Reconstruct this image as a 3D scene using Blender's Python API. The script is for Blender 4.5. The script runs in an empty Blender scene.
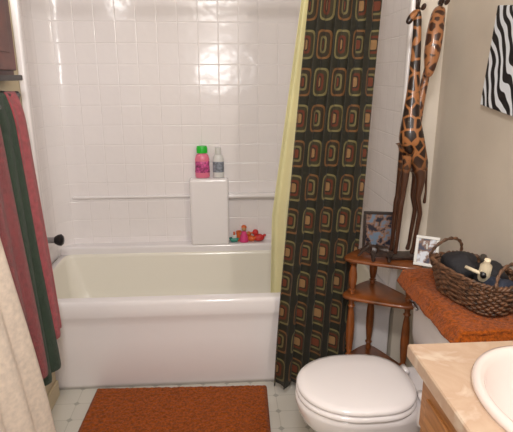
import bpy, bmesh, math, random
from mathutils import Vector, Matrix, noise
random.seed(4)
S=bpy.context.scene
COL=bpy.context.collection
# ---------------------------------------------------------------- materials
def lin(c):
    return tuple(((v/255.0)/12.92 if v/255.0<=0.04045 else ((v/255.0+0.055)/1.055)**2.4) for v in c)+(1,)
def mat(name,c,rough=.5,spec=.5,metal=0,var=0,vscale=20,bump=0,bscale=200,coat=0,sub=0,sheen=0,trans=0):
    m=bpy.data.materials.new(name);m.use_nodes=True
    nt=m.node_tree;b=nt.nodes['Principled BSDF']
    b.inputs['Base Color'].default_value=lin(c);b.inputs['Roughness'].default_value=rough
    b.inputs['Specular IOR Level'].default_value=spec;b.inputs['Metallic'].default_value=metal
    b.inputs['Coat Weight'].default_value=coat;b.inputs['Coat Roughness'].default_value=.08
    b.inputs['Sheen Weight'].default_value=sheen
    tc=nt.nodes.new('ShaderNodeTexCoord')
    if var:
        n=nt.nodes.new('ShaderNodeTexNoise');n.inputs['Scale'].default_value=vscale;n.inputs['Detail'].default_value=5
        nt.links.new(tc.outputs['Object'],n.inputs['Vector'])
        r=nt.nodes.new('ShaderNodeValToRGB')
        r.color_ramp.elements[0].position=.3;r.color_ramp.elements[1].position=.7
        r.color_ramp.elements[0].color=lin([max(0,v*(1-var)) for v in c]);r.color_ramp.elements[1].color=lin([min(255,v*(1+var)) for v in c])
        nt.links.new(n.outputs['Fac'],r.inputs['Fac']);nt.links.new(r.outputs['Color'],b.inputs['Base Color'])
    if bump:
        n=nt.nodes.new('ShaderNodeTexNoise');n.inputs['Scale'].default_value=bscale;n.inputs['Detail'].default_value=3
        nt.links.new(tc.outputs['Object'],n.inputs['Vector'])
        bp=nt.nodes.new('ShaderNodeBump');bp.inputs['Strength'].default_value=bump;bp.inputs['Distance'].default_value=.005
        nt.links.new(n.outputs['Fac'],bp.inputs['Height']);nt.links.new(bp.outputs['Normal'],b.inputs['Normal'])
    return m
M={}
M['wall']=mat('wall_paint',(208,198,184),.6,var=.03,vscale=3,bump=.15,bscale=60)
M['wallw']=mat('wall_cream_paint',(196,182,152),.6,var=.03,vscale=3)
M['ceil']=mat('ceiling_paint',(225,222,215),.8,bump=.2,bscale=120)
M['acryl']=mat('white_acrylic',(236,231,231),.16,coat=.3)
M['tubin']=mat('yellow_lit_acrylic',(235,230,217),.22,coat=.2)  # cream tint paints the yellowish light inside the tub into the basin colour
M['porc']=mat('white_porcelain',(238,232,232),.12,coat=.4)
M['chrome']=mat('chrome',(180,180,185),.15,metal=1)
M['darkmetal']=mat('dark_metal',(45,42,45),.35,metal=.6)
M['wood']=mat('honey_wood',(120,66,30),.35,var=.22,vscale=14,coat=.3)
M['red']=mat('terry_red',(166,72,78),.95,spec=.1,var=.12,vscale=60,bump=1,bscale=450,sheen=.3)
M['maroon']=mat('terry_maroon',(128,52,54),.95,spec=.1,var=.12,vscale=60,bump=1,bscale=450,sheen=.3)
M['green']=mat('terry_green',(44,60,44),.95,spec=.1,var=.12,vscale=60,bump=1,bscale=450,sheen=.2)
M['cream']=mat('terry_cream',(236,218,200),.95,spec=.1,var=.05,vscale=60,bump=1,bscale=450,sheen=.3)
M['rust']=mat('rust_chenille',(142,70,20),.95,spec=.05,var=.22,vscale=110,bump=1,bscale=200,sheen=.1)
M['liner']=mat('vinyl_liner',(220,212,166),.4,var=.03,vscale=4)
M['wicker']=mat('wicker',(84,58,40),.55,var=.45,vscale=60)
M['black']=mat('black_plastic',(22,21,24),.35)
M['blackcloth']=mat('black_cloth',(28,26,30),.8,bump=.4,bscale=90)
M['bone']=mat('cream_plastic',(218,204,176),.4)
M['pink']=mat('pink_plastic',(224,120,146),.3)
M['limegreen']=mat('green_cap',(40,190,50),.35)
M['whitepl']=mat('white_plastic',(215,214,210),.35)
M['label']=mat('label_grey',(120,125,135),.5,var=.3,vscale=60)
M['orange']=mat('orange_rubber',(214,104,50),.45)
M['toyred']=mat('red_rubber',(200,50,48),.45)
M['teal']=mat('teal_rubber',(60,150,130),.45)
M['toypink']=mat('hotpink_rubber',(220,70,130),.45)
M['toytan']=mat('tan_rubber',(190,150,110),.5)
M['cab']=mat('dark_walnut',(92,52,46),.4,var=.2,vscale=8)
M['darkfig']=mat('ebony_figure',(50,36,30),.35,var=.4,vscale=30)
M['frame']=mat('dark_frame',(38,26,20),.35)
def node_mat(name):
    m=bpy.data.materials.new(name);m.use_nodes=True
    return m,m.node_tree,m.node_tree.nodes['Principled BSDF']
def N(nt,t,**k):
    n=nt.nodes.new(t)
    for a,v in k.items(): setattr(n,a,v)
    return n
def math_(nt,op,a,b=None,c=None):
    n=nt.nodes.new('ShaderNodeMath');n.operation=op
    for i,v in enumerate((a,b,c)):
        if v is None: continue
        if isinstance(v,(int,float)): n.inputs[i].default_value=v
        else: nt.links.new(v,n.inputs[i])
    return n.outputs[0]
# tile surround
def tile_mat():
    m,nt,b=node_mat('surround_tile')
    uv=N(nt,'ShaderNodeUVMap')
    br=N(nt,'ShaderNodeTexBrick');br.offset=0;br.squash=1
    br.inputs['Scale'].default_value=1;br.inputs['Brick Width'].default_value=.108;br.inputs['Row Height'].default_value=.108
    br.inputs['Mortar Size'].default_value=.004;br.inputs['Mortar Smooth'].default_value=1
    nt.links.new(uv.outputs['UV'],br.inputs['Vector'])
    br.inputs['Color1'].default_value=lin((238,232,231));br.inputs['Color2'].default_value=lin((236,230,229));br.inputs['Mortar'].default_value=lin((237,231,230))
    nt.links.new(br.outputs['Color'],b.inputs['Base Color'])
    b.inputs['Roughness'].default_value=.18
    inv=math_(nt,'SUBTRACT',1,br.outputs['Fac'])
    nz=N(nt,'ShaderNodeTexNoise');nz.inputs['Scale'].default_value=9;nt.links.new(uv.outputs['UV'],nz.inputs['Vector'])
    h=math_(nt,'MULTIPLY_ADD',nz.outputs['Fac'],2.2,inv)
    bp=N(nt,'ShaderNodeBump');bp.inputs['Strength'].default_value=.45;bp.inputs['Distance'].default_value=.003
    nt.links.new(h,bp.inputs['Height']);nt.links.new(bp.outputs['Normal'],b.inputs['Normal'])
    return m
M['tile']=tile_mat()
def floor_mat():
    m,nt,b=node_mat('vinyl_floor')
    tc=N(nt,'ShaderNodeTexCoord')
    br=N(nt,'ShaderNodeTexBrick');br.offset=0
    br.inputs['Scale'].default_value=1;br.inputs['Brick Width'].default_value=.115;br.inputs['Row Height'].default_value=.115
    br.inputs['Mortar Size'].default_value=.002
    br.inputs['Color1'].default_value=lin((206,202,192));br.inputs['Color2'].default_value=lin((201,197,187));br.inputs['Mortar'].default_value=lin((186,182,171))
    nt.links.new(tc.outputs['Object'],br.inputs['Vector'])
    sx=N(nt,'ShaderNodeSeparateXYZ');nt.links.new(tc.outputs['Object'],sx.inputs[0])
    def cell(o):
        f=math_(nt,'PINGPONG',o,.0575)
        return f
    d=math_(nt,'ADD',cell(sx.outputs['X']),cell(sx.outputs['Y']))
    k=math_(nt,'LESS_THAN',d,.015)
    mx=N(nt,'ShaderNodeMix',data_type='RGBA');nt.links.new(k,mx.inputs['Factor']);nt.links.new(br.outputs['Color'],mx.inputs['A']);mx.inputs['B'].default_value=lin((164,162,152))
    nt.links.new(mx.outputs['Result'],b.inputs['Base Color']);b.inputs['Roughness'].default_value=.35
    return m
M['floor']=floor_mat()
def curtain_mat():
    m,nt,b=node_mat('curtain_fabric')
    uv=N(nt,'ShaderNodeUVMap');sx=N(nt,'ShaderNodeSeparateXYZ');nt.links.new(uv.outputs['UV'],sx.inputs[0])
    cu=math_(nt,'DIVIDE',sx.outputs['X'],.145);cv=math_(nt,'DIVIDE',sx.outputs['Y'],.145)
    fu=math_(nt,'ABSOLUTE',math_(nt,'SUBTRACT',math_(nt,'FRACT',cu),.5))
    fv=math_(nt,'ABSOLUTE',math_(nt,'SUBTRACT',math_(nt,'FRACT',cv),.5))
    p=5
    d=math_(nt,'POWER',math_(nt,'ADD',math_(nt,'POWER',fu,p),math_(nt,'POWER',fv,p)),1/p)
    d=math_(nt,'MULTIPLY',d,2)
    def ramp(stops):
        r=N(nt,'ShaderNodeValToRGB');r.color_ramp.interpolation='CONSTANT'
        e=r.color_ramp.elements
        e[0].position=0;e[0].color=lin(stops[0][1]);e[1].position=stops[1][0];e[1].color=lin(stops[1][1])
        for pos,c in stops[2:]:
            x=e.new(pos);x.color=lin(c)
        nt.links.new(d,r.inputs['Fac']);return r.outputs['Color']
    bg=(36,34,22)
    A=ramp([(0,(140,106,68)),(.26,(48,36,22)),(.34,(94,44,24)),(.48,(56,50,30)),(.66,(116,106,68)),(.77,bg)])
    B=ramp([(0,(104,50,28)),(.24,(44,38,22)),(.34,(108,98,62)),(.46,(50,40,24)),(.66,(114,78,44)),(.77,bg)])
    par=math_(nt,'MODULO',math_(nt,'ABSOLUTE',math_(nt,'ADD',math_(nt,'FLOOR',cu),math_(nt,'FLOOR',cv))),2)
    mx=N(nt,'ShaderNodeMix',data_type='RGBA');nt.links.new(par,mx.inputs['Factor']);nt.links.new(A,mx.inputs['A']);nt.links.new(B,mx.inputs['B'])
    nt.links.new(mx.outputs['Result'],b.inputs['Base Color']);b.inputs['Roughness'].default_value=.7;b.inputs['Sheen Weight'].default_value=.05
    return m
M['curtain']=curtain_mat()
def vor_mat(name,cell,line,scale,th,rough=.35):
    m,nt,b=node_mat(name)
    tc=N(nt,'ShaderNodeTexCoord')
    v=N(nt,'ShaderNodeTexVoronoi',feature='DISTANCE_TO_EDGE');v.inputs['Scale'].default_value=scale
    nt.links.new(tc.outputs['Object'],v.inputs['Vector'])
    r=N(nt,'ShaderNodeValToRGB');e=r.color_ramp.elements
    e[0].position=th*.7;e[0].color=lin(line);e[1].position=th*1.3;e[1].color=lin(cell)
    nt.links.new(v.outputs['Distance'],r.inputs['Fac']);
    sx=N(nt,'ShaderNodeSeparateXYZ');nt.links.new(tc.outputs['Object'],sx.inputs[0])
    mr=N(nt,'ShaderNodeMapRange');mr.inputs['From Min'].default_value=1.06;mr.inputs['From Max'].default_value=1.16;nt.links.new(sx.outputs['Z'],mr.inputs['Value'])
    mx=N(nt,'ShaderNodeMix',data_type='RGBA');nt.links.new(mr.outputs['Result'],mx.inputs['Factor']);mx.inputs['A'].default_value=lin((66,36,20));nt.links.new(r.outputs['Color'],mx.inputs['B'])
    nt.links.new(mx.outputs['Result'],b.inputs['Base Color'])
    b.inputs['Roughness'].default_value=rough;b.inputs['Coat Weight'].default_value=.3
    return m
M['giraffe']=vor_mat('carved_giraffe',(34,18,11),(152,98,56),23,.10)
M['giraffe2']=vor_mat('carved_giraffe_head',(60,32,18),(150,98,60),30,.15)
def marble():
    m,nt,b=node_mat('tan_marble_laminate')
    tc=N(nt,'ShaderNodeTexCoord')
    n=N(nt,'ShaderNodeTexNoise');n.inputs['Scale'].default_value=6;n.inputs['Detail'].default_value=8;n.inputs['Distortion'].default_value=1.5
    nt.links.new(tc.outputs['Object'],n.inputs['Vector'])
    r=N(nt,'ShaderNodeValToRGB');e=r.color_ramp.elements
    e[0].position=.35;e[0].color=lin((198,172,148));e[1].position=.6;e[1].color=lin((208,188,168))
    x=e.new(.5);x.color=lin((190,160,136))
    nt.links.new(n.outputs['Fac'],r.inputs['Fac']);nt.links.new(r.outputs['Color'],b.inputs['Base Color']);b.inputs['Roughness'].default_value=.3
    return m
M['marble']=marble()
def woodg(name,c1,c2,scale,axis):
    m,nt,b=node_mat(name)
    tc=N(nt,'ShaderNodeTexCoord');mp=N(nt,'ShaderNodeMapping');mp.inputs['Scale'].default_value=axis
    nt.links.new(tc.outputs['Object'],mp.inputs['Vector'])
    n=N(nt,'ShaderNodeTexNoise');n.inputs['Scale'].default_value=scale;n.inputs['Detail'].default_value=6;n.inputs['Distortion'].default_value=.6
    nt.links.new(mp.outputs['Vector'],n.inputs['Vector'])
    r=N(nt,'ShaderNodeValToRGB');e=r.color_ramp.elements
    e[0].position=.35;e[0].color=lin(c1);e[1].position=.65;e[1].color=lin(c2)
    nt.links.new(n.outputs['Fac'],r.inputs['Fac']);nt.links.new(r.outputs['Color'],b.inputs['Base Color']);b.inputs['Roughness'].default_value=.4
    return m
M['vanwood']=woodg('vanity_oak',(150,98,52),(186,130,78),10,(6,.6,6))
def zebra():
    m,nt,b=node_mat('zebra_print')
    tc=N(nt,'ShaderNodeTexCoord');mp=N(nt,'ShaderNodeMapping');mp.inputs['Rotation'].default_value=(.55,0,0)
    nt.links.new(tc.outputs['Object'],mp.inputs['Vector'])
    w=N(nt,'ShaderNodeTexWave',bands_direction='Y');w.inputs['Scale'].default_value=8;w.inputs['Distortion'].default_value=7;w.inputs['Detail'].default_value=1;w.inputs['Detail Scale'].default_value=1.1
    nt.links.new(mp.outputs['Vector'],w.inputs['Vector'])
    r=N(nt,'ShaderNodeValToRGB');e=r.color_ramp.elements;e[0].position=.5;e[0].color=lin((16,16,20));e[1].position=.58;e[1].color=lin((226,232,240))
    nt.links.new(w.outputs['Fac'],r.inputs['Fac']);nt.links.new(r.outputs['Color'],b.inputs['Base Color']);b.inputs['Roughness'].default_value=.5
    return m
M['zebra']=zebra()
def photo_mat(name,c1,c2):
    m,nt,b=node_mat(name)
    tc=N(nt,'ShaderNodeTexCoord');n=N(nt,'ShaderNodeTexNoise');n.inputs['Scale'].default_value=28;n.inputs['Detail'].default_value=3
    nt.links.new(tc.outputs['Object'],n.inputs['Vector'])
    r=N(nt,'ShaderNodeValToRGB');e=r.color_ramp.elements;e[0].position=.42;e[0].color=lin(c1);e[1].position=.58;e[1].color=lin(c2)
    x=e.new(.5);x.color=lin((130,100,84))
    nt.links.new(n.outputs['Fac'],r.inputs['Fac']);nt.links.new(r.outputs['Color'],b.inputs['Base Color']);b.inputs['Roughness'].default_value=.25
    return m
M['photo1']=photo_mat('photo_print_a',(40,40,50),(100,116,134));M['photo2']=photo_mat('photo_print_b',(60,60,80),(205,210,220))
# ---------------------------------------------------------------- geometry helpers
def empty(name,loc=(0,0,0),rz=0):
    o=bpy.data.objects.new(name,None);COL.objects.link(o);o.location=loc;o.rotation_euler=(0,0,rz);o.empty_display_size=.05;return o
def obj(name,verts,faces,m,parent=None,smooth=True,uvs=None):
    me=bpy.data.meshes.new(name);me.from_pydata([tuple(v) for v in verts],[],faces);me.update()
    o=bpy.data.objects.new(name,me);COL.objects.link(o)
    if isinstance(m,(list,tuple)):
        for x in m: me.materials.append(x)
    else: me.materials.append(m)
    if smooth:
        for p in me.polygons: p.use_smooth=True
    if uvs:
        l=me.uv_layers.new(name='UVMap')
        for lp in me.loops: l.data[lp.index].uv=uvs[lp.vertex_index]
    if parent: o.parent=parent
    return o
def fixn(o):
    bm=bmesh.new();bm.from_mesh(o.data);bmesh.ops.recalc_face_normals(bm,faces=bm.faces);bm.to_mesh(o.data);bm.free();return o
def box(name,lo,hi,m,parent=None,bevel=0,seg=3,rot=None):
    c=[(a+b)/2 for a,b in zip(lo,hi)];h=[(b-a)/2 for a,b in zip(lo,hi)]
    vs=[(sx*h[0],sy*h[1],sz*h[2]) for sx in(-1,1) for sy in(-1,1) for sz in(-1,1)]
    fs=[(0,1,3,2),(4,6,7,5),(0,4,5,1),(2,3,7,6),(0,2,6,4),(1,5,7,3)]
    o=obj(name,vs,fs,m,parent,smooth=False);o.location=c
    if rot: o.rotation_euler=rot
    if bevel:
        b=o.modifiers.new('b','BEVEL');b.width=bevel;b.segments=seg
        for p in o.data.polygons: p.use_smooth=True
        w=o.modifiers.new('w','WEIGHTED_NORMAL')
    return o
def loft(name,rings,m,parent=None,cap0=True,cap1=True,smooth=True,closed=True):
    n=len(rings[0]);vs=[v for r in rings for v in r];fs=[]
    for i in range(len(rings)-1):
        for j in range(n if closed else n-1):
            k=(j+1)%n;fs.append((i*n+j,i*n+k,(i+1)*n+k,(i+1)*n+j))
    if cap0: fs.append(tuple(range(n-1,-1,-1)))
    if cap1: fs.append(tuple((len(rings)-1)*n+j for j in range(n)))
    return fixn(obj(name,vs,fs,m,parent,smooth))
def lathe(name,prof,m,loc=(0,0,0),parent=None,n=28,sx=1,sy=1,cap=True):
    rings=[[(loc[0]+r*sx*math.cos(2*math.pi*j/n),loc[1]+r*sy*math.sin(2*math.pi*j/n),loc[2]+z) for j in range(n)] for r,z in prof]
    o=loft(name,rings,m,parent,cap,cap)
    e=o.modifiers.new('es','EDGE_SPLIT');e.split_angle=math.radians(50);return o
def tube(name,pts,rad,m,parent=None,n=8,closed=False):
    pts=[Vector(p) for p in pts];rs=rad if isinstance(rad,(list,tuple)) else [rad]*len(pts)
    rings=[];up=Vector((0,0,1));L=len(pts)
    prev=None
    for i,p in enumerate(pts):
        if closed: t=(pts[(i+1)%L]-pts[i-1]).normalized()
        else: t=(pts[min(i+1,L-1)]-pts[max(i-1,0)]).normalized()
        if prev is None:
            a=t.orthogonal().normalized() if abs(t.z)>.95 else t.cross(up).normalized()
        else:
            a=(prev-t*prev.dot(t)).normalized()
        prev=a;b=t.cross(a)
        rings.append([p+(a*math.cos(2*math.pi*j/n)+b*math.sin(2*math.pi*j/n))*rs[i] for j in range(n)])
    if closed: rings.append(rings[0]);return loft(name,rings,m,parent,False,False)
    return loft(name,rings,m,parent)
def rrect(x0,x1,y0,y1,r,z,n=6):
    out=[]
    for cx,cy,a0 in ((x1-r,y1-r,0),(x0+r,y1-r,90),(x0+r,y0+r,180),(x1-r,y0+r,270)):
        for k in range(n+1):
            a=math.radians(a0+90*k/n);out.append((cx+r*math.cos(a),cy+r*math.sin(a),z))
    return out
def grid(name,fn,nu,nv,m,parent=None,uvfn=None,thick=0,sub=0):
    vs=[];uv=[]
    for i in range(nu+1):
        for j in range(nv+1):
            vs.append(fn(i/nu,j/nv));
            if uvfn: uv.append(uvfn(i/nu,j/nv))
    fs=[(i*(nv+1)+j,(i+1)*(nv+1)+j,(i+1)*(nv+1)+j+1,i*(nv+1)+j+1) for i in range(nu) for j in range(nv)]
    o=obj(name,vs,fs,m,parent,True,uv if uvfn else None)
    if thick:
        s=o.modifiers.new('s','SOLIDIFY');s.thickness=thick;s.offset=0
    if sub:
        s=o.modifiers.new('ss','SUBSURF');s.levels=sub;s.render_levels=sub
    return o
def skin(name,chain,edges,m,parent=None,sub=2,root=0):
    me=bpy.data.meshes.new(name);me.from_pydata([c[:3] for c in chain],edges,[]);me.update()
    o=bpy.data.objects.new(name,me);COL.objects.link(o);me.materials.append(m)
    sm=o.modifiers.new('skin','SKIN');sm.use_smooth_shade=True
    for i,c in enumerate(chain):
        r=c[3];me.skin_vertices[0].data[i].radius=(r,r);me.skin_vertices[0].data[i].use_root=(i==root)
    ss=o.modifiers.new('sub','SUBSURF');ss.levels=sub;ss.render_levels=sub
    if parent:o.parent=parent
    return o
def ell(name,c,r,m,parent=None,rot=(0,0,0),seg=20):
    bm=bmesh.new();bmesh.ops.create_uvsphere(bm,u_segments=seg,v_segments=seg//2+2,radius=1)
    me=bpy.data.meshes.new(name);bm.to_mesh(me);bm.free();me.materials.append(m)
    for v in me.vertices: v.co=Vector((v.co.x*r[0],v.co.y*r[1],v.co.z*r[2]))
    for p in me.polygons:p.use_smooth=True
    o=bpy.data.objects.new(name,me);COL.objects.link(o);o.location=c;o.rotation_euler=rot
    if parent:o.parent=parent
    return o
# ---------------------------------------------------------------- room shell
FY=2.12; BY=2.85; LX=-.945
box('floor',(-1.1,-1.0,-.06),(1.1,3.0,0),M['floor'])
box('ceiling',(-1.1,-1.0,2.4),(1.1,3.0,2.46),M['ceil'])
box('wall_left',(-1.05,-1.0,0),(-.80,FY-.005,2.4),M['wallw'])
box('wall_alcove_left',(-1.05,FY-.005,0),(-.96,3.0,2.4),M['wallw'])
box('wall_right',(.92,-1.0,0),(1.1,3.0,2.4),M['wall'])
box('wall_alcove_right',(.80,FY,0),(.92,3.0,2.4),M['wall'])
box('wall_back',(-.96,2.90,0),(.80,3.0,2.4),M['wall'])
box('wall_front',(-.80,-1.0,0),(.92,-.92,2.4),M['wall'])
box('baseboard_right',(.905,1.75,0),(.92,FY,.08),M['ceil'],bevel=.004)
box('baseboard_left',(-.80,-.9,0),(-.787,FY-.01,.08),M['wallw'],bevel=.004)
# ---------------------------------------------------------------- tub and surround
tub=empty('bathtub')
rings=[]
def rr(x0,x1,y0,y1,r,z): return rrect(x0,x1,y0,y1,r,z,8)
X0,X1=-.940,.793;RZ=.463
for (dy,z,r) in ((.03,0,.01),(.018,.03,.01),(.016,.26,.01),(.015,.335,.012),(.011,.36,.015),(.003,.38,.02),(0,.39,.02),(0,RZ-.022,.02),(.003,RZ-.008,.02),(.008,RZ-.002,.02),(.016,RZ,.03)):
    rings.append(rr(X0+.001+dy*.15,X1-.001-dy*.15,FY+dy,BY-.005,r,z))
loft('tub_shell',rings+[rr(X0+.032,X1-.032,FY+.055,BY-.07,.04,RZ)],M['acryl'],tub,True,False)
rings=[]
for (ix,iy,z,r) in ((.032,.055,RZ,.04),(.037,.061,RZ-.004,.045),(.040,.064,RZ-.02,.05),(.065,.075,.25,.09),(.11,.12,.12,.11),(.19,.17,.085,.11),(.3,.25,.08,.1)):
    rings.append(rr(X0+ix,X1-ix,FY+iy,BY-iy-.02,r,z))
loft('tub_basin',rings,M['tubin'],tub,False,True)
sur=empty('shower_surround');sur.parent=tub
path=[(-.792,FY-.004),(-.80,FY+.012),(-.83,FY+.03),(-.925,FY+.04),(LX,FY+.06)]
path+=[(LX-.003*t/4,FY+.06+.50*t/4) for t in range(1,5)]
R=.13
cx,cy=LX-.004+R,BY-R
path+=[(cx-R*math.cos(math.radians(a)),cy+R*math.sin(math.radians(a))) for a in range(0,91,6)]
path+=[(x/20,BY) for x in range(-15,13,1)]
R2=.13;cx2=.79-.13
path+=[(cx2+R2*math.sin(math.radians(a)),BY-R2+R2*math.cos(math.radians(a))) for a in range(0,91,10)]
path+=[(.79,FY+.5-.1*t) for t in range(0,5)]+[(.79,FY-.004)]
al=[0]
for a,b in zip(path,path[1:]): al.append(al[-1]+math.dist(a,b))
np_=len(path)-1
o=grid('tiled_walls',lambda u,v:(path[round(u*np_)][0],path[round(u*np_)][1],.455+v*1.65),np_,22,M['tile'],sur,lambda u,v:(al[round(u*np_)],.455+v*1.65))
box('flange_left',(-.80,FY-.012,.45),(-.772,FY+.02,2.11),M['acryl'],sur,.008)
box('flange_right',(.765,FY-.012,.45),(.80,FY+.02,2.11),M['acryl'],sur,.008)
box('back_deck',(LX+.005,2.775,.40),(.79,BY+.03,.506),M['acryl'],sur,.014,5)
box('shelf_column',(-.19,2.770,.50),(.03,BY,.895),M['acryl'],sur,.016,5)
box('niche_lip',(.025,2.795,.775),(.70,BY,.80),M['acryl'],sur,.010,4)
box('left_lip',(-.86,2.832,.775),(-.18,BY,.791),M['acryl'],sur,.007,4)
fa=empty('tub_faucet',(LX,2.52,.635));fa.parent=tub
def rotl(o,r): o.rotation_euler=r
e1=lathe('escutcheon',[(.0,0),(.05,0),(.05,.006),(.035,.014),(.016,.02),(.016,.08),(0,.08)],M['chrome'],parent=fa,cap=False);rotl(e1,(0,math.radians(90),0))
e2=lathe('handle',[(0,0.0),(.020,.0),(.028,.015),(.031,.03),(.022,.04),(0,.044)],M['darkmetal'],parent=fa,cap=False);e2.location=(.075,0,0);rotl(e2,(0,math.radians(90),0))
# ---------------------------------------------------------------- curtain, liner, rod
rod=empty('shower_curtain_rod')
tube('rod',[(-.80,2.09,1.93),(0,2.09,1.93),(.80,2.09,1.93)],.012,M['chrome'],rod,12)
cur=empty('shower_curtain')
def cpt(s,v):
    z=.05+v*1.85
    xl=.215+.140*v**1.1; xr=.570+.062*v
    a=.022+.012*(1-v)
    ph=s*2*math.pi*4.5+.5*math.sin(3*v+s*4)
    x=xl+(xr-xl)*s+.008*math.sin(2*ph+1)*(1)
    y=2.035+.045*v+a*math.sin(ph)+.008*math.sin(9*v+7*s)
    return Vector((x,y,z))
NU=220;NV=50
sl=[0]
for i in range(NU): sl.append(sl[-1]+(cpt((i+1)/NU,.5)-cpt(i/NU,.5)).length)
grid('curtain_cloth',lambda u,v:cpt(u,v),NU,NV,M['curtain'],cur,lambda u,v:(sl[round(u*NU)]*1.0+.05,v*1.85),thick=.002)
for i in range(8):
    x=.36+.25*i/7
    tube('ring_%d'%i,[(x,2.09+.022*math.cos(t),1.925+.026*math.sin(t)) for t in [k*math.pi/8 for k in range(16)]],.002,M['chrome'],cur,6,True)
def lpt(s,v):
    z=.30+v*1.6
    xl=.222+.12*max(0,(v-.33)/.67)**1.0; xr=.56+.04*v
    return Vector((xl+(xr-xl)*s,2.255-.14*v+.012*math.sin(s*2*math.pi*4)+.01*v*math.sin(s*30),z))
grid('liner_sheet',lpt,90,30,M['liner'],cur,thick=.0015)
# ---------------------------------------------------------------- bottles and toys
pb=empty('shampoo_bottle',(-.115,2.815,.897))
lathe('body',[(0,0),(.036,0),(.041,.006),(.042,.04),(.038,.075),(.041,.105),(.034,.128),(.018,.14),(.018,.142)],M['pink'],parent=pb,sy=.62)
lathe('label',[(.0415,.03),(.0425,.032),(.0395,.07),(.0405,.09),(.039,.093)],mat('label_purple',(170,70,120),.4,var=.4,vscale=70),parent=pb,sy=.64,cap=False)
lathe('cap',[(.02,.138),(.03,.14),(.031,.165),(.027,.178),(0,.18)],M['limegreen'],parent=pb,sy=.75)
wb=empty('conditioner_bottle',(-.025,2.815,.897))
lathe('body',[(0,0),(.027,0),(.031,.006),(.031,.10),(.026,.122),(.013,.135)],M['whitepl'],parent=wb,sy=.65)
lathe('label',[(.0312,.03),(.0318,.032),(.0318,.088),(.0312,.09)],M['label'],parent=wb,sy=.68,cap=False)
lathe('cap',[(.014,.133),(.017,.135),(.016,.168),(0,.17)],M['whitepl'],parent=wb)
toys=empty('bath_toys',(0,0,.508))
def duck(nm,x,y,s,m,rz=0):
    e=empty(nm,(x,y,0),rz);e.parent=toys
    ell('body',(0,0,.022*s),(.034*s,.024*s,.022*s),m,e);ell('head',(.02*s,0,.055*s),(.018*s,.017*s,.018*s),m,e)
    ell('beak',(.04*s,0,.052*s),(.011*s,.008*s,.004*s),M['orange'],e);ell('tail',(-.033*s,0,.034*s),(.012*s,.01*s,.008*s),m,e,(0,.6,0))
duck('rubber_duck',.205,2.815,1.0,M['toyred'],math.pi)
duck('rubber_fish',.16,2.815,.8,M['orange'],2.6)
e=empty('toy_doll',(.118,2.815,0));e.parent=toys
lathe('skirt',[(.026,0),(.026,.015),(.014,.06),(.0,.065)],M['toypink'],parent=e);ell('head',(0,0,.078),(.014,.014,.015),M['toytan'],e);tube('arms',[(-.026,0,.045),(0,0,.056),(.028,0,.049)],.005,M['toytan'],e)
ell('hair',(0,.004,.086),(.016,.015,.014),M['orange'],e)
e=empty('toy_boat',(.06,2.815,0));e.parent=toys
loft('hull',[rrect(-.018,.018,-.012,.012,.01,0,4),rrect(-.032,.03,-.018,.018,.014,.022,4)],M['teal'],e)
box('cabin',(-.012,-.010,.022),(.014,.010,.042),M['whitepl'],e,.003);lathe('funnel',[(.006,.04),(.006,.06)],M['orange'],parent=e,n=12)
e=empty('toy_cup',(.088,2.83,0));e.parent=toys
lathe('cup',[(.014,0),(.017,.06),(.014,.06),(.011,.006)],M['orange'],parent=e,n=16)
# ---------------------------------------------------------------- towels and rack
rack=empty('towel_rack')
for i,(x,z,ye) in enumerate(((-.745,1.385,1.945),(-.675,1.36,1.60))):
    tube('bar_%d'%i,[(x,.95,z),(x,1.4,z),(x,ye,z)],.009,M['darkmetal'],rack,10)
for y,xe in ((.96,-.67),(1.59,-.67),(1.935,-.738)):
    box('bracket',(-.80,y-.008,1.35),(xe,y+.008,1.398),M['darkmetal'],rack,.005)
    lathe('wall_plate',[(0,0),(.001,0),(.03,0),(.03,.008),(0,.012)],M['darkmetal'],parent=rack,cap=False).matrix_world=Matrix.Translation((-.80,y,1.37))@Matrix.Rotation(math.pi/2,4,'Y')
def towel(nm,m,X,zt,zb,yt,yb,amp=.02,folds=3,seed=0,thick=.018,lean=0,kk=.8):
    def f(u,v):
        t=abs(v-.5)*2; side=-1 if v>.5 else 1
        z=zt-(zt-(zb if side>0 else zb+.12))*t
        k=t**kk
        y0=yt[0]+(yb[0]-yt[0])*k;y1=yt[1]+(yb[1]-yt[1])*k
        y=y0+(y1-y0)*u
        a=amp*(.35+.65*t)
        wob=noise.noise(Vector((u*2.5+seed,v*3,seed)))*.02*t
        x=X+side*.014*min(1,t*12)+a*math.sin(u*math.pi*2*folds+seed+1.2*t)*(1 if side>0 else .4)+wob*(side>0)+lean*t*(1 if side>0 else .6)
        x=max(x,-.787)
        if t<.03: z=zt+.012
        return (x,y+wob*.4,z)
    e=empty(nm)
    o=grid('terry_cloth',f,36,60,m,e,thick=thick,sub=1)
    return e
towel('bath_towel',M['red'],-.742,1.395,.44,(1.81,1.92),(1.755,1.93),.014,1.6,1,lean=.05)
towel('bath_towel',M['green'],-.740,1.395,.36,(1.68,1.80),(1.61,1.755),.014,1.7,3,lean=.06)
towel('bath_towel',M['maroon'],-.738,1.395,.42,(1.46,1.67),(1.38,1.64),.014,2.6,5,lean=.07)
towel('bath_towel',M['cream'],-.675,1.37,.20,(1.05,1.33),(1.10,1.58),.022,3.2,8,lean=.04,kk=1.0)
cab=empty('wall_cabinet')
box('carcass',(-.80,1.15,1.45),(-.755,1.96,2.15),M['cab'],cab,.004)
for i,(a,b) in enumerate(((1.17,1.55),(1.56,1.945))):
    box('door_%d'%i,(-.757,a,1.47),(-.738,b,2.13),M['cab'],cab,.005)
    box('door_panel_%d'%i,(-.742,a+.05,1.53),(-.733,b-.05,2.07),M['cab'],cab,.006)
box('bottom_rail',(-.80,1.15,1.435),(-.73,1.97,1.455),M['frame'],cab,.004)
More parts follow.
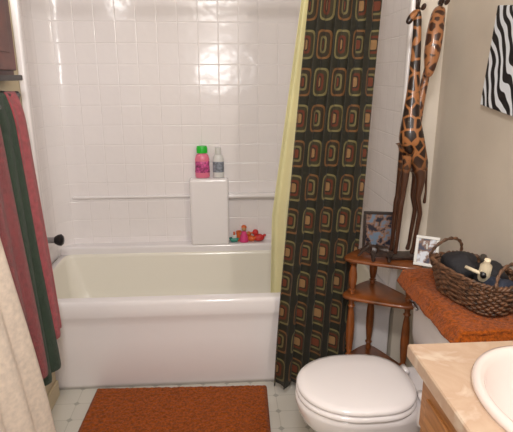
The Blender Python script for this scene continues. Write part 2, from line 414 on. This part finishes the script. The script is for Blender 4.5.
# ---------------------------------------------------------------- bath mat
bm_=empty('bath_mat',(-.223,1.850,0),math.radians(-2))
def matf(u,v):
    x=(u-.5)*.815;y=(v-.5)*.53
    e=min(min(u,1-u)*.815,min(v,1-v)*.53)
    z=.022*min(1,(e/.018))**.5+.0035*noise.noise(Vector((x*70,y*70,0)))+.002
    return (x,y,z)
grid('pile',matf,150,100,M['rust'],bm_)
box('backing',(-.407,-.265,0),(.407,.265,.004),M['rust'],bm_)
# ---------------------------------------------------------------- toilet
toi=empty('toilet')
TY=1.50
def egg(cx,lx,ly,z,n=48):
    out=[]
    for k in range(n):
        a=2*math.pi*k/n;c=math.cos(a);s=math.sin(a)
        p=2/2.0 if c<0 else 2/3.2
        x=cx+lx*math.copysign(abs(c)**p,c);y=TY+ly*math.copysign(abs(s)**(2/2.15),s)
        out.append((x,y,z))
    return out
loft('bowl',[egg(.60,.20,.105,0),egg(.60,.205,.11,.02),egg(.60,.18,.095,.06),egg(.58,.175,.095,.14),egg(.54,.205,.12,.22),egg(.49,.230,.15,.30),egg(.46,.220,.170,.36),egg(.455,.215,.172,.38),egg(.455,.205,.165,.386)],M['porc'],toi)
box('pedestal_back',(.60,TY-.10,.0),(.86,TY+.10,.36),M['porc'],toi,.03,5)
box('tank_shelf',(.62,TY-.15,.33),(.90,TY+.15,.385),M['porc'],toi,.02,5)
loft('seat',[egg(.447,.195,.167,.386),egg(.447,.204,.177,.389),egg(.447,.206,.179,.396),egg(.447,.204,.177,.404),egg(.447,.195,.167,.407)],M['porc'],toi)
loft('lid',[egg(.447,.19,.163,.409),egg(.447,.202,.174,.411),egg(.447,.204,.176,.419),egg(.447,.199,.171,.427),egg(.447,.18,.153,.432),egg(.447,.12,.095,.436),egg(.447,.03,.02,.437)],M['porc'],toi)
for s in(-1,1): tube('hinge_%d'%s,[(.655,TY+s*.08-.02,.41),(.655,TY+s*.08+.02,.41)],.012,M['porc'],toi,10)
loft('tank',[rrect(.735,.89,TY-.20,TY+.20,.03,.38,5),rrect(.715,.905,TY-.225,TY+.215,.035,.50,5),rrect(.71,.91,TY-.23,TY+.22,.035,.70,5)],M['porc'],toi)
loft('tank_lid',[rrect(.705,.912,TY-.235,TY+.225,.03,.70,5),rrect(.70,.915,TY-.24,TY+.23,.03,.706,5),rrect(.70,.915,TY-.24,TY+.23,.03,.728,5),rrect(.71,.912,TY-.23,TY+.22,.03,.734,5)],M['porc'],toi)
tube('flush_handle',[(.71,TY+.16,.65),(.69,TY+.16,.65),(.687,TY+.10,.642)],.007,M['chrome'],toi)
run=empty('tank_cover_towel')
def runf(u,v):
    L=-.14+u*(.51+.14)
    W=v*.28
    y=1.205+max(L,0)+0;z=.745
    x=.912-W
    if L<0: z+=L; y=1.245-.02*min(1,-L*20)+.0
    else: y=1.235+L*.95
    if W>.225:
        d=W-.225;x=.912-.225-.012-.4*d;z-=d*.8
    z+=.003*noise.noise(Vector((x*70,y*70,z*70)))+.004*noise.noise(Vector((x*9,y*9,2)))
    x+=.004*noise.noise(Vector((y*14,z*8,3)))
    return (x,y,z)
grid('towel_cloth',runf,90,44,M['rust'],run,thick=.012)
# ---------------------------------------------------------------- basket
bk=empty('wicker_basket',(.80,1.435,.758),math.radians(15))
def sup(a,lx,ly):
    c=math.cos(a);s=math.sin(a);p=2/3.2
    return lx*math.copysign(abs(c)**p,c),ly*math.copysign(abs(s)**p,s)
nst=40;HT=.09
def bdim(t): return .070+.020*t,.125+.03*t
for i in range(11):
    t=i/10;lx,ly=bdim(t);pts=[]
    for k in range(nst*4):
        a=2*math.pi*k/(nst*4);o_=.0035*math.cos(a*nst/2*1+ (math.pi if i%2 else 0))
        x,y=sup(a,lx+o_,ly+o_);pts.append((x,y,.006+t*HT))
    tube('weaver_%d'%i,pts,.0048,M['wicker'],bk,6,True)
for k in range(nst):
    a=2*math.pi*(k+.0)/nst;l0=bdim(0);l1=bdim(1)
    x0,y0=sup(a,*l0);x1,y1=sup(a,*l1)
    tube('stake_%d'%k,[(x0,y0,.002),((x0+x1)/2,(y0+y1)/2,HT/2),(x1,y1,HT+.006)],.003,M['wicker'],bk,5)
for j in range(2):
    pts=[]
    for k in range(120):
        a=2*math.pi*k/120;lx,ly=bdim(1);w=.005
        x,y=sup(a,lx+w*math.cos(a*22+j*math.pi),ly+w*math.cos(a*22+j*math.pi));pts.append((x,y,HT+.010+.005*math.sin(a*22+j*math.pi)))
    tube('rim_braid_%d'%j,pts,.005,M['wicker'],bk,6,True)
loft('base',[rrect(-.068,.068,-.122,.122,.04,.001,5),rrect(-.068,.068,-.122,.122,.04,.010,5)],M['wicker'],bk)
for s in(-1,1):
    for j in range(2):
        tube('handle_%d_%d'%(s,j),[(.065*math.cos(t)+.003*math.sin(t*8+j*3.1),s*(.150-.02*math.sin(t)),HT+.01+.065*math.sin(t)+.003*math.cos(t*8+j*3.1)) for t in [math.pi*k/24 for k in range(25)]],.0036,M['wicker'],bk,6)
def lump(nm,c,r,m,seed,rot=(0,0,0)):
    o=ell(nm,c,r,m,bk,rot,28)
    for v in o.data.vertices:
        n_=noise.noise(Vector((v.co.x*22+seed,v.co.y*22,v.co.z*22)));v.co*=1+.35*n_
    return o
lump('black_pouch',(-.01,.06,.095),(.055,.06,.045),M['blackcloth'],1)
lump('dark_cloth',(.02,-.03,.085),(.05,.06,.045),M['blackcloth'],5)
lump('blue_cloth',(0,-.09,.07),(.05,.045,.035),mat('navy_cloth',(38,44,60),.8),9)
o=lathe('lotion_bottle',[(0,0),(.016,0),(.018,.01),(.017,.055),(.009,.065),(.009,.08),(0,.082)],M['bone'],parent=bk);o.location=(-.02,-.05,.092);o.rotation_euler=(.35,-.25,0)
tube('brush_handle',[(-.05,-.08,.115),(.0,-.02,.135),(.04,.02,.13)],[.009,.007,.012],M['black'],bk)
tube('comb_spine',[(-.055,-.01,.12),(-.04,-.06,.115)],[.006,.006],M['bone'],bk)
# ---------------------------------------------------------------- corner shelf
sh=empty('corner_shelf')
posts=[(.545,1.95),(.755,1.85),(.665,2.055)]
def tier(nm,z,th=.018):
    cx=sum(p[0] for p in posts)/3;cy=sum(p[1] for p in posts)/3
    def ring(off,zz):
        out=[];n=60
        for k in range(n):
            a=2*math.pi*k/n;d=Vector((math.cos(a),math.sin(a)))
            w=[math.exp(26*(Vector((p[0]-cx,p[1]-cy)).dot(d))) for p in posts];sw=sum(w)
            px=sum(wi*p[0] for wi,p in zip(w,posts))/sw;py=sum(wi*p[1] for wi,p in zip(w,posts))/sw
            out.append((min(px+d.x*(.045+off),.912),min(py+d.y*(.045+off),2.095),zz))
        return out
    return loft(nm,[ring(-.008,z-th),ring(0,z-th+.004),ring(.002,z-.006),ring(-.004,z)],M['wood'],sh)
tier('tier_top',.72);tier('tier_middle',.55);tier('tier_bottom',.22)
def post(nm,x,y,z0,z1):
    h=z1-z0;prof=[]
    K=[(0,.010),(.05,.013),(.09,.010),(.12,.016),(.15,.010),(.22,.013),(.38,.017),(.5,.018),(.62,.017),(.78,.013),(.85,.010),(.88,.016),(.91,.010),(.95,.013),(1,.010)]
    lathe(nm,[(r,h*t) for t,r in K],M['wood'],loc=(x,y,z0),parent=sh,n=18)
for i,(x,y) in enumerate(posts):
    post('foot_%d'%i,x,y,0,.202);post('post_low_%d'%i,x,y,.22,.532);post('post_high_%d'%i,x,y,.55,.702)
# ---------------------------------------------------------------- items on the shelf
def pframe(nm,loc,rz,w,h,m,border,tilt=.22,el=.45):
    e=empty(nm,loc,rz)
    c=empty('tilted_frame');c.parent=e;c.rotation_euler=(-tilt,0,0)
    t=.012
    box('backing',(-w/2+t*.3,.001,t*.3),(w/2-t*.3,.006,h-t*.3),border,c)
    box('print',(-w/2+t,-.001,t),(w/2-t,.001,h-t),m,c)
    box('rail_bottom',(-w/2,-.006,0),(w/2,.006,t),border,c,.002);box('rail_top',(-w/2,-.006,h-t),(w/2,.006,h),border,c,.002)
    box('stile_left',(-w/2,-.006,t),(-w/2+t,.006,h-t),border,c,.002);box('stile_right',(w/2-t,-.006,t),(w/2,.006,h-t),border,c,.002)
    tube('easel_leg',[(0,.008,h*.75),(0,h*el,h*.08)],.003,border,e)
    return e
pframe('photo_frame',(.660,1.995,.722),math.radians(-12),.135,.175,M['photo1'],M['frame'],.12,.3)
pframe('photo_frame',(.795,1.815,.722),math.radians(-30),.09,.12,M['photo2'],M['whitepl'],.3)
elx=empty('elephant_figurine',(.632,1.862,.722),math.radians(168));elx.scale=(1.15,1.15,1.15)
C=[(0,0,.045,.020),(.025,0,.047,.021),(-.028,0,.043,.017),(.050,0,.056,.015),(.066,0,.046,.008),(.072,0,.030,.005),(.082,0,.022,.004)]
C+=[(.028,.012,.028,.008),(.028,.013,.006,.007),(.028,-.012,.028,.008),(.028,-.013,.006,.007),(-.026,.012,.028,.008),(-.027,.013,.006,.007),(-.026,-.012,.028,.008),(-.027,-.013,.006,.007),(-.045,0,.035,.003)]
skin('body',C,[(0,1),(0,2),(1,3),(3,4),(4,5),(5,6),(1,7),(7,8),(1,9),(9,10),(2,11),(11,12),(2,13),(13,14),(2,15)],M['darkfig'],elx)
for s in(-1,1): ell('ear_%d'%s,(.044,s*.018,.056),(.012,.004,.017),M['darkfig'],elx,(0,0,s*.5))
# ---------------------------------------------------------------- giraffe sculpture
gi=empty('giraffe_sculpture')
V=[];E=[]
def add(x,y,z,r,p=None):
    V.append((x,y,z,r));i=len(V)-1
    if p is not None:E.append((p,i))
    return i
gy=1.925
c=add(.735,gy,1.24,.046);mid=add(.755,gy,1.19,.044,c);r=add(.773,gy,1.14,.039,mid)
i=add(.732,gy,1.32,.033,c)
for h in [(.732,gy,1.42,.024),(.730,gy,1.54,.019),(.727,gy,1.64,.016),(.722,gy,1.682,.019),(.702,gy-.006,1.662,.015),(.684,gy-.012,1.635,.010)]: i=add(*h,i)
for s in(-1,1):
    k=add(.722,gy+s*.024,1.15,.020,c);k=add(.713,gy+s*.027,.98,.011,k);k=add(.709,gy+s*.027,.955,.0125,k);k=add(.704,gy+s*.025,.77,.008,k);k=add(.700,gy+s*.025,.742,.011,k)
    k=add(.784,gy+s*.022,1.06,.020,r);k=add(.776,gy+s*.026,.98,.012,k);k=add(.791,gy+s*.027,.92,.0105,k);k=add(.776,gy+s*.025,.77,.008,k);k=add(.770,gy+s*.025,.742,.011,k)
t=add(.810,gy,1.12,.006,r);t=add(.818,gy,1.0,.0045,t);t=add(.816,gy,.95,.008,t)
skin('giraffe_body',V,E,M['giraffe'],gi)
for s in(-1,1):
    tube('horn_a_%d'%s,[(.722,gy+s*.010,1.69),(.724,gy+s*.014,1.735)],[.004,.006],M['darkfig'],gi)
    ell('ear_a_%d'%s,(.735,gy+s*.026,1.692),(.008,.018,.010),M['darkfig'],gi,(s*.4,0,0))
V=[(.752,1.945,1.24,.030),(.775,1.955,1.36,.018),(.797,1.965,1.48,.014),(.818,1.968,1.62,.014),(.822,1.958,1.70,.020),(.808,1.94,1.67,.028),(.796,1.925,1.60,.034),(.788,1.915,1.53,.032),(.782,1.91,1.47,.020),(.778,1.91,1.445,.012)]
skin('second_giraffe_neck',V,[(i,i+1) for i in range(len(V)-1)],M['giraffe2'],gi)
for s in(-1,1):
    tube('horn_b_%d'%s,[(.822,1.955+s*.012,1.71),(.83,1.955+s*.018,1.755)],[.005,.007],M['darkfig'],gi)
    ell('ear_b_%d'%s,(.832,1.955+s*.03,1.715),(.008,.02,.010),M['darkfig'],gi,(s*.4,0,0))
box('plinth',(.684,gy-.038,.721),(.795,gy+.038,.735),M['darkfig'],gi,.004)
# ---------------------------------------------------------------- zebra canvas
zc=empty('zebra_canvas',(.909,1.557,1.495));zc.rotation_euler=(math.radians(7),0,0)
box('canvas_print',(-.009,-.155,-.16),(.009,.155,.16),M['zebra'],zc,.003)
# ---------------------------------------------------------------- vanity & sink
va=empty('bathroom_vanity')
box('cabinet_body',(.50,-.30,.08),(.916,1.075,.64),M['vanwood'],va,.003)
box('face_top_rail',(.50,-.30,.63),(.515,1.075,.765),M['vanwood'],va)
box('end_panel',(.50,1.06,.63),(.916,1.075,.765),M['vanwood'],va)
box('toe_kick',(.55,-.30,.0),(.916,1.06,.08),M['cab'],va)
for i,(a,b,z0,z1) in enumerate(((.72,1.05,.60,.74),(.72,1.05,.12,.58),(.34,.69,.60,.74),(.34,.69,.12,.58),(-.04,.31,.12,.74))):
    box('front_%d'%i,(.482,a,z0),(.502,b,z1),M['vanwood'],va,.006)
    box('panel_%d'%i,(.476,a+.04,z0+.035),(.484,b-.04,z1-.035),M['vanwood'],va,.004)
scx,scy,srx,sry=.700,.83,.178,.220
n=64;zt=.80;zb=.765
outer=[]
cx0,cx1,cy0,cy1=.458,.916,-.30,1.10
for k in range(n):
    a=2*math.pi*k/n;c=math.cos(a);s=math.sin(a)
    tx=(cx1-scx)/c if c>1e-6 else ((cx0-scx)/c if c<-1e-6 else 1e9)
    ty=(cy1-scy)/s if s>1e-6 else ((cy0-scy)/s if s<-1e-6 else 1e9)
    t=min(tx,ty);outer.append((scx+c*t,scy+s*t))
for (qx,qy) in ((cx0,cy0),(cx0,cy1),(cx1,cy0),(cx1,cy1)):
    j=min(range(n),key=lambda k:math.dist(outer[k],(qx,qy)));outer[j]=(qx,qy)
inner=[(scx+srx*.93*math.cos(2*math.pi*k/n),scy+sry*.93*math.sin(2*math.pi*k/n)) for k in range(n)]
R_=[[(x,y,zb) for x,y in inner],[(x,y,zb) for x,y in outer],[(x,y,zt-.004) for x,y in outer],[(x+(.003 if x<cx0+.01 else 0),y-(.003 if y>cy1-.01 else 0),zt) for x,y in outer],[(x,y,zt) for x,y in inner],[(x,y,zb) for x,y in inner]]
ct=loft('countertop',R_,M['marble'],va,False,False,smooth=False)
sk=empty('sink_basin',(scx,scy,0));sk.parent=va
lathe('basin',[(1.0,.800),(1.02,.806),(1.0,.815),(.95,.819),(.90,.815),(.87,.80),(.82,.76),(.70,.70),(.45,.665),(.12,.655),(.0,.655)],mat('sink_enamel',(228,214,208),.12,coat=.4),parent=sk,n=64,sx=srx,sy=sry,cap=False).modifiers.clear()
lathe('drain',[(0,.657),(.022,.657),(.024,.66),(.012,.661),(0,.659)],M['chrome'],parent=sk,cap=False)
fx=empty('sink_faucet',(.890,.83,.80));fx.parent=va
tube('spout',[(0,0,0),(0,0,.10),(-.03,0,.13),(-.09,0,.12),(-.11,0,.10)],.011,M['chrome'],fx,12)
for s in(-1,1): lathe('handle_%d'%s,[(.02,0),(.018,.03),(.024,.045),(0,.05)],M['chrome'],loc=(0,s*.07,0),parent=fx,n=16)
# ---------------------------------------------------------------- lights, world, camera
w=bpy.data.worlds.new('World');S.world=w;w.use_nodes=True
w.node_tree.nodes['Background'].inputs[0].default_value=lin((200,190,170));w.node_tree.nodes['Background'].inputs[1].default_value=.25
def area(nm,loc,tgt,size,pw,col,sy=None):
    l=bpy.data.lights.new(nm,'AREA');l.size=size;l.energy=pw;l.color=col;o=bpy.data.objects.new(nm,l);COL.objects.link(o);o.location=loc
    if sy: l.shape='RECTANGLE';l.size_y=sy
    o.rotation_euler=(Vector(tgt)-Vector(loc)).to_track_quat('-Z','Y').to_euler();return o
area('camera_flash',(-.05,.02,1.55),(-.15,2.2,1.0),.26,10,(1,.98,.98))
area('overhead_fill',(-.05,.05,2.37),(-.1,1.6,.8),.30,33,(1,.96,.93))  # added overhead lamp for even frontal light, its reflection kept out of view
area('vanity_light',(.80,.45,1.95),(-.4,2.2,1.2),.12,8,(1,.92,.84))
area('tile_glare_lamp',(-.70,2.0,1.93),(-.55,2.85,1.5),.07,1.0,(1,.98,.96))  # small added lamp out of view, puts glare on the upper-left tiles
vf=empty('vanity_light_fixture')
box('mount_bar',(.90,.15,1.90),(.918,.75,2.0),M['chrome'],vf,.004)
cam=bpy.data.cameras.new('camera');co=bpy.data.objects.new('camera',cam);COL.objects.link(co);S.camera=co
cam.lens=35.1;cam.clip_start=.02
co.location=(0,0,1.45);co.rotation_euler=(math.radians(90-15.6),0,math.radians(-3.9))
S.view_settings.view_transform='Standard'
S.view_settings.exposure=0
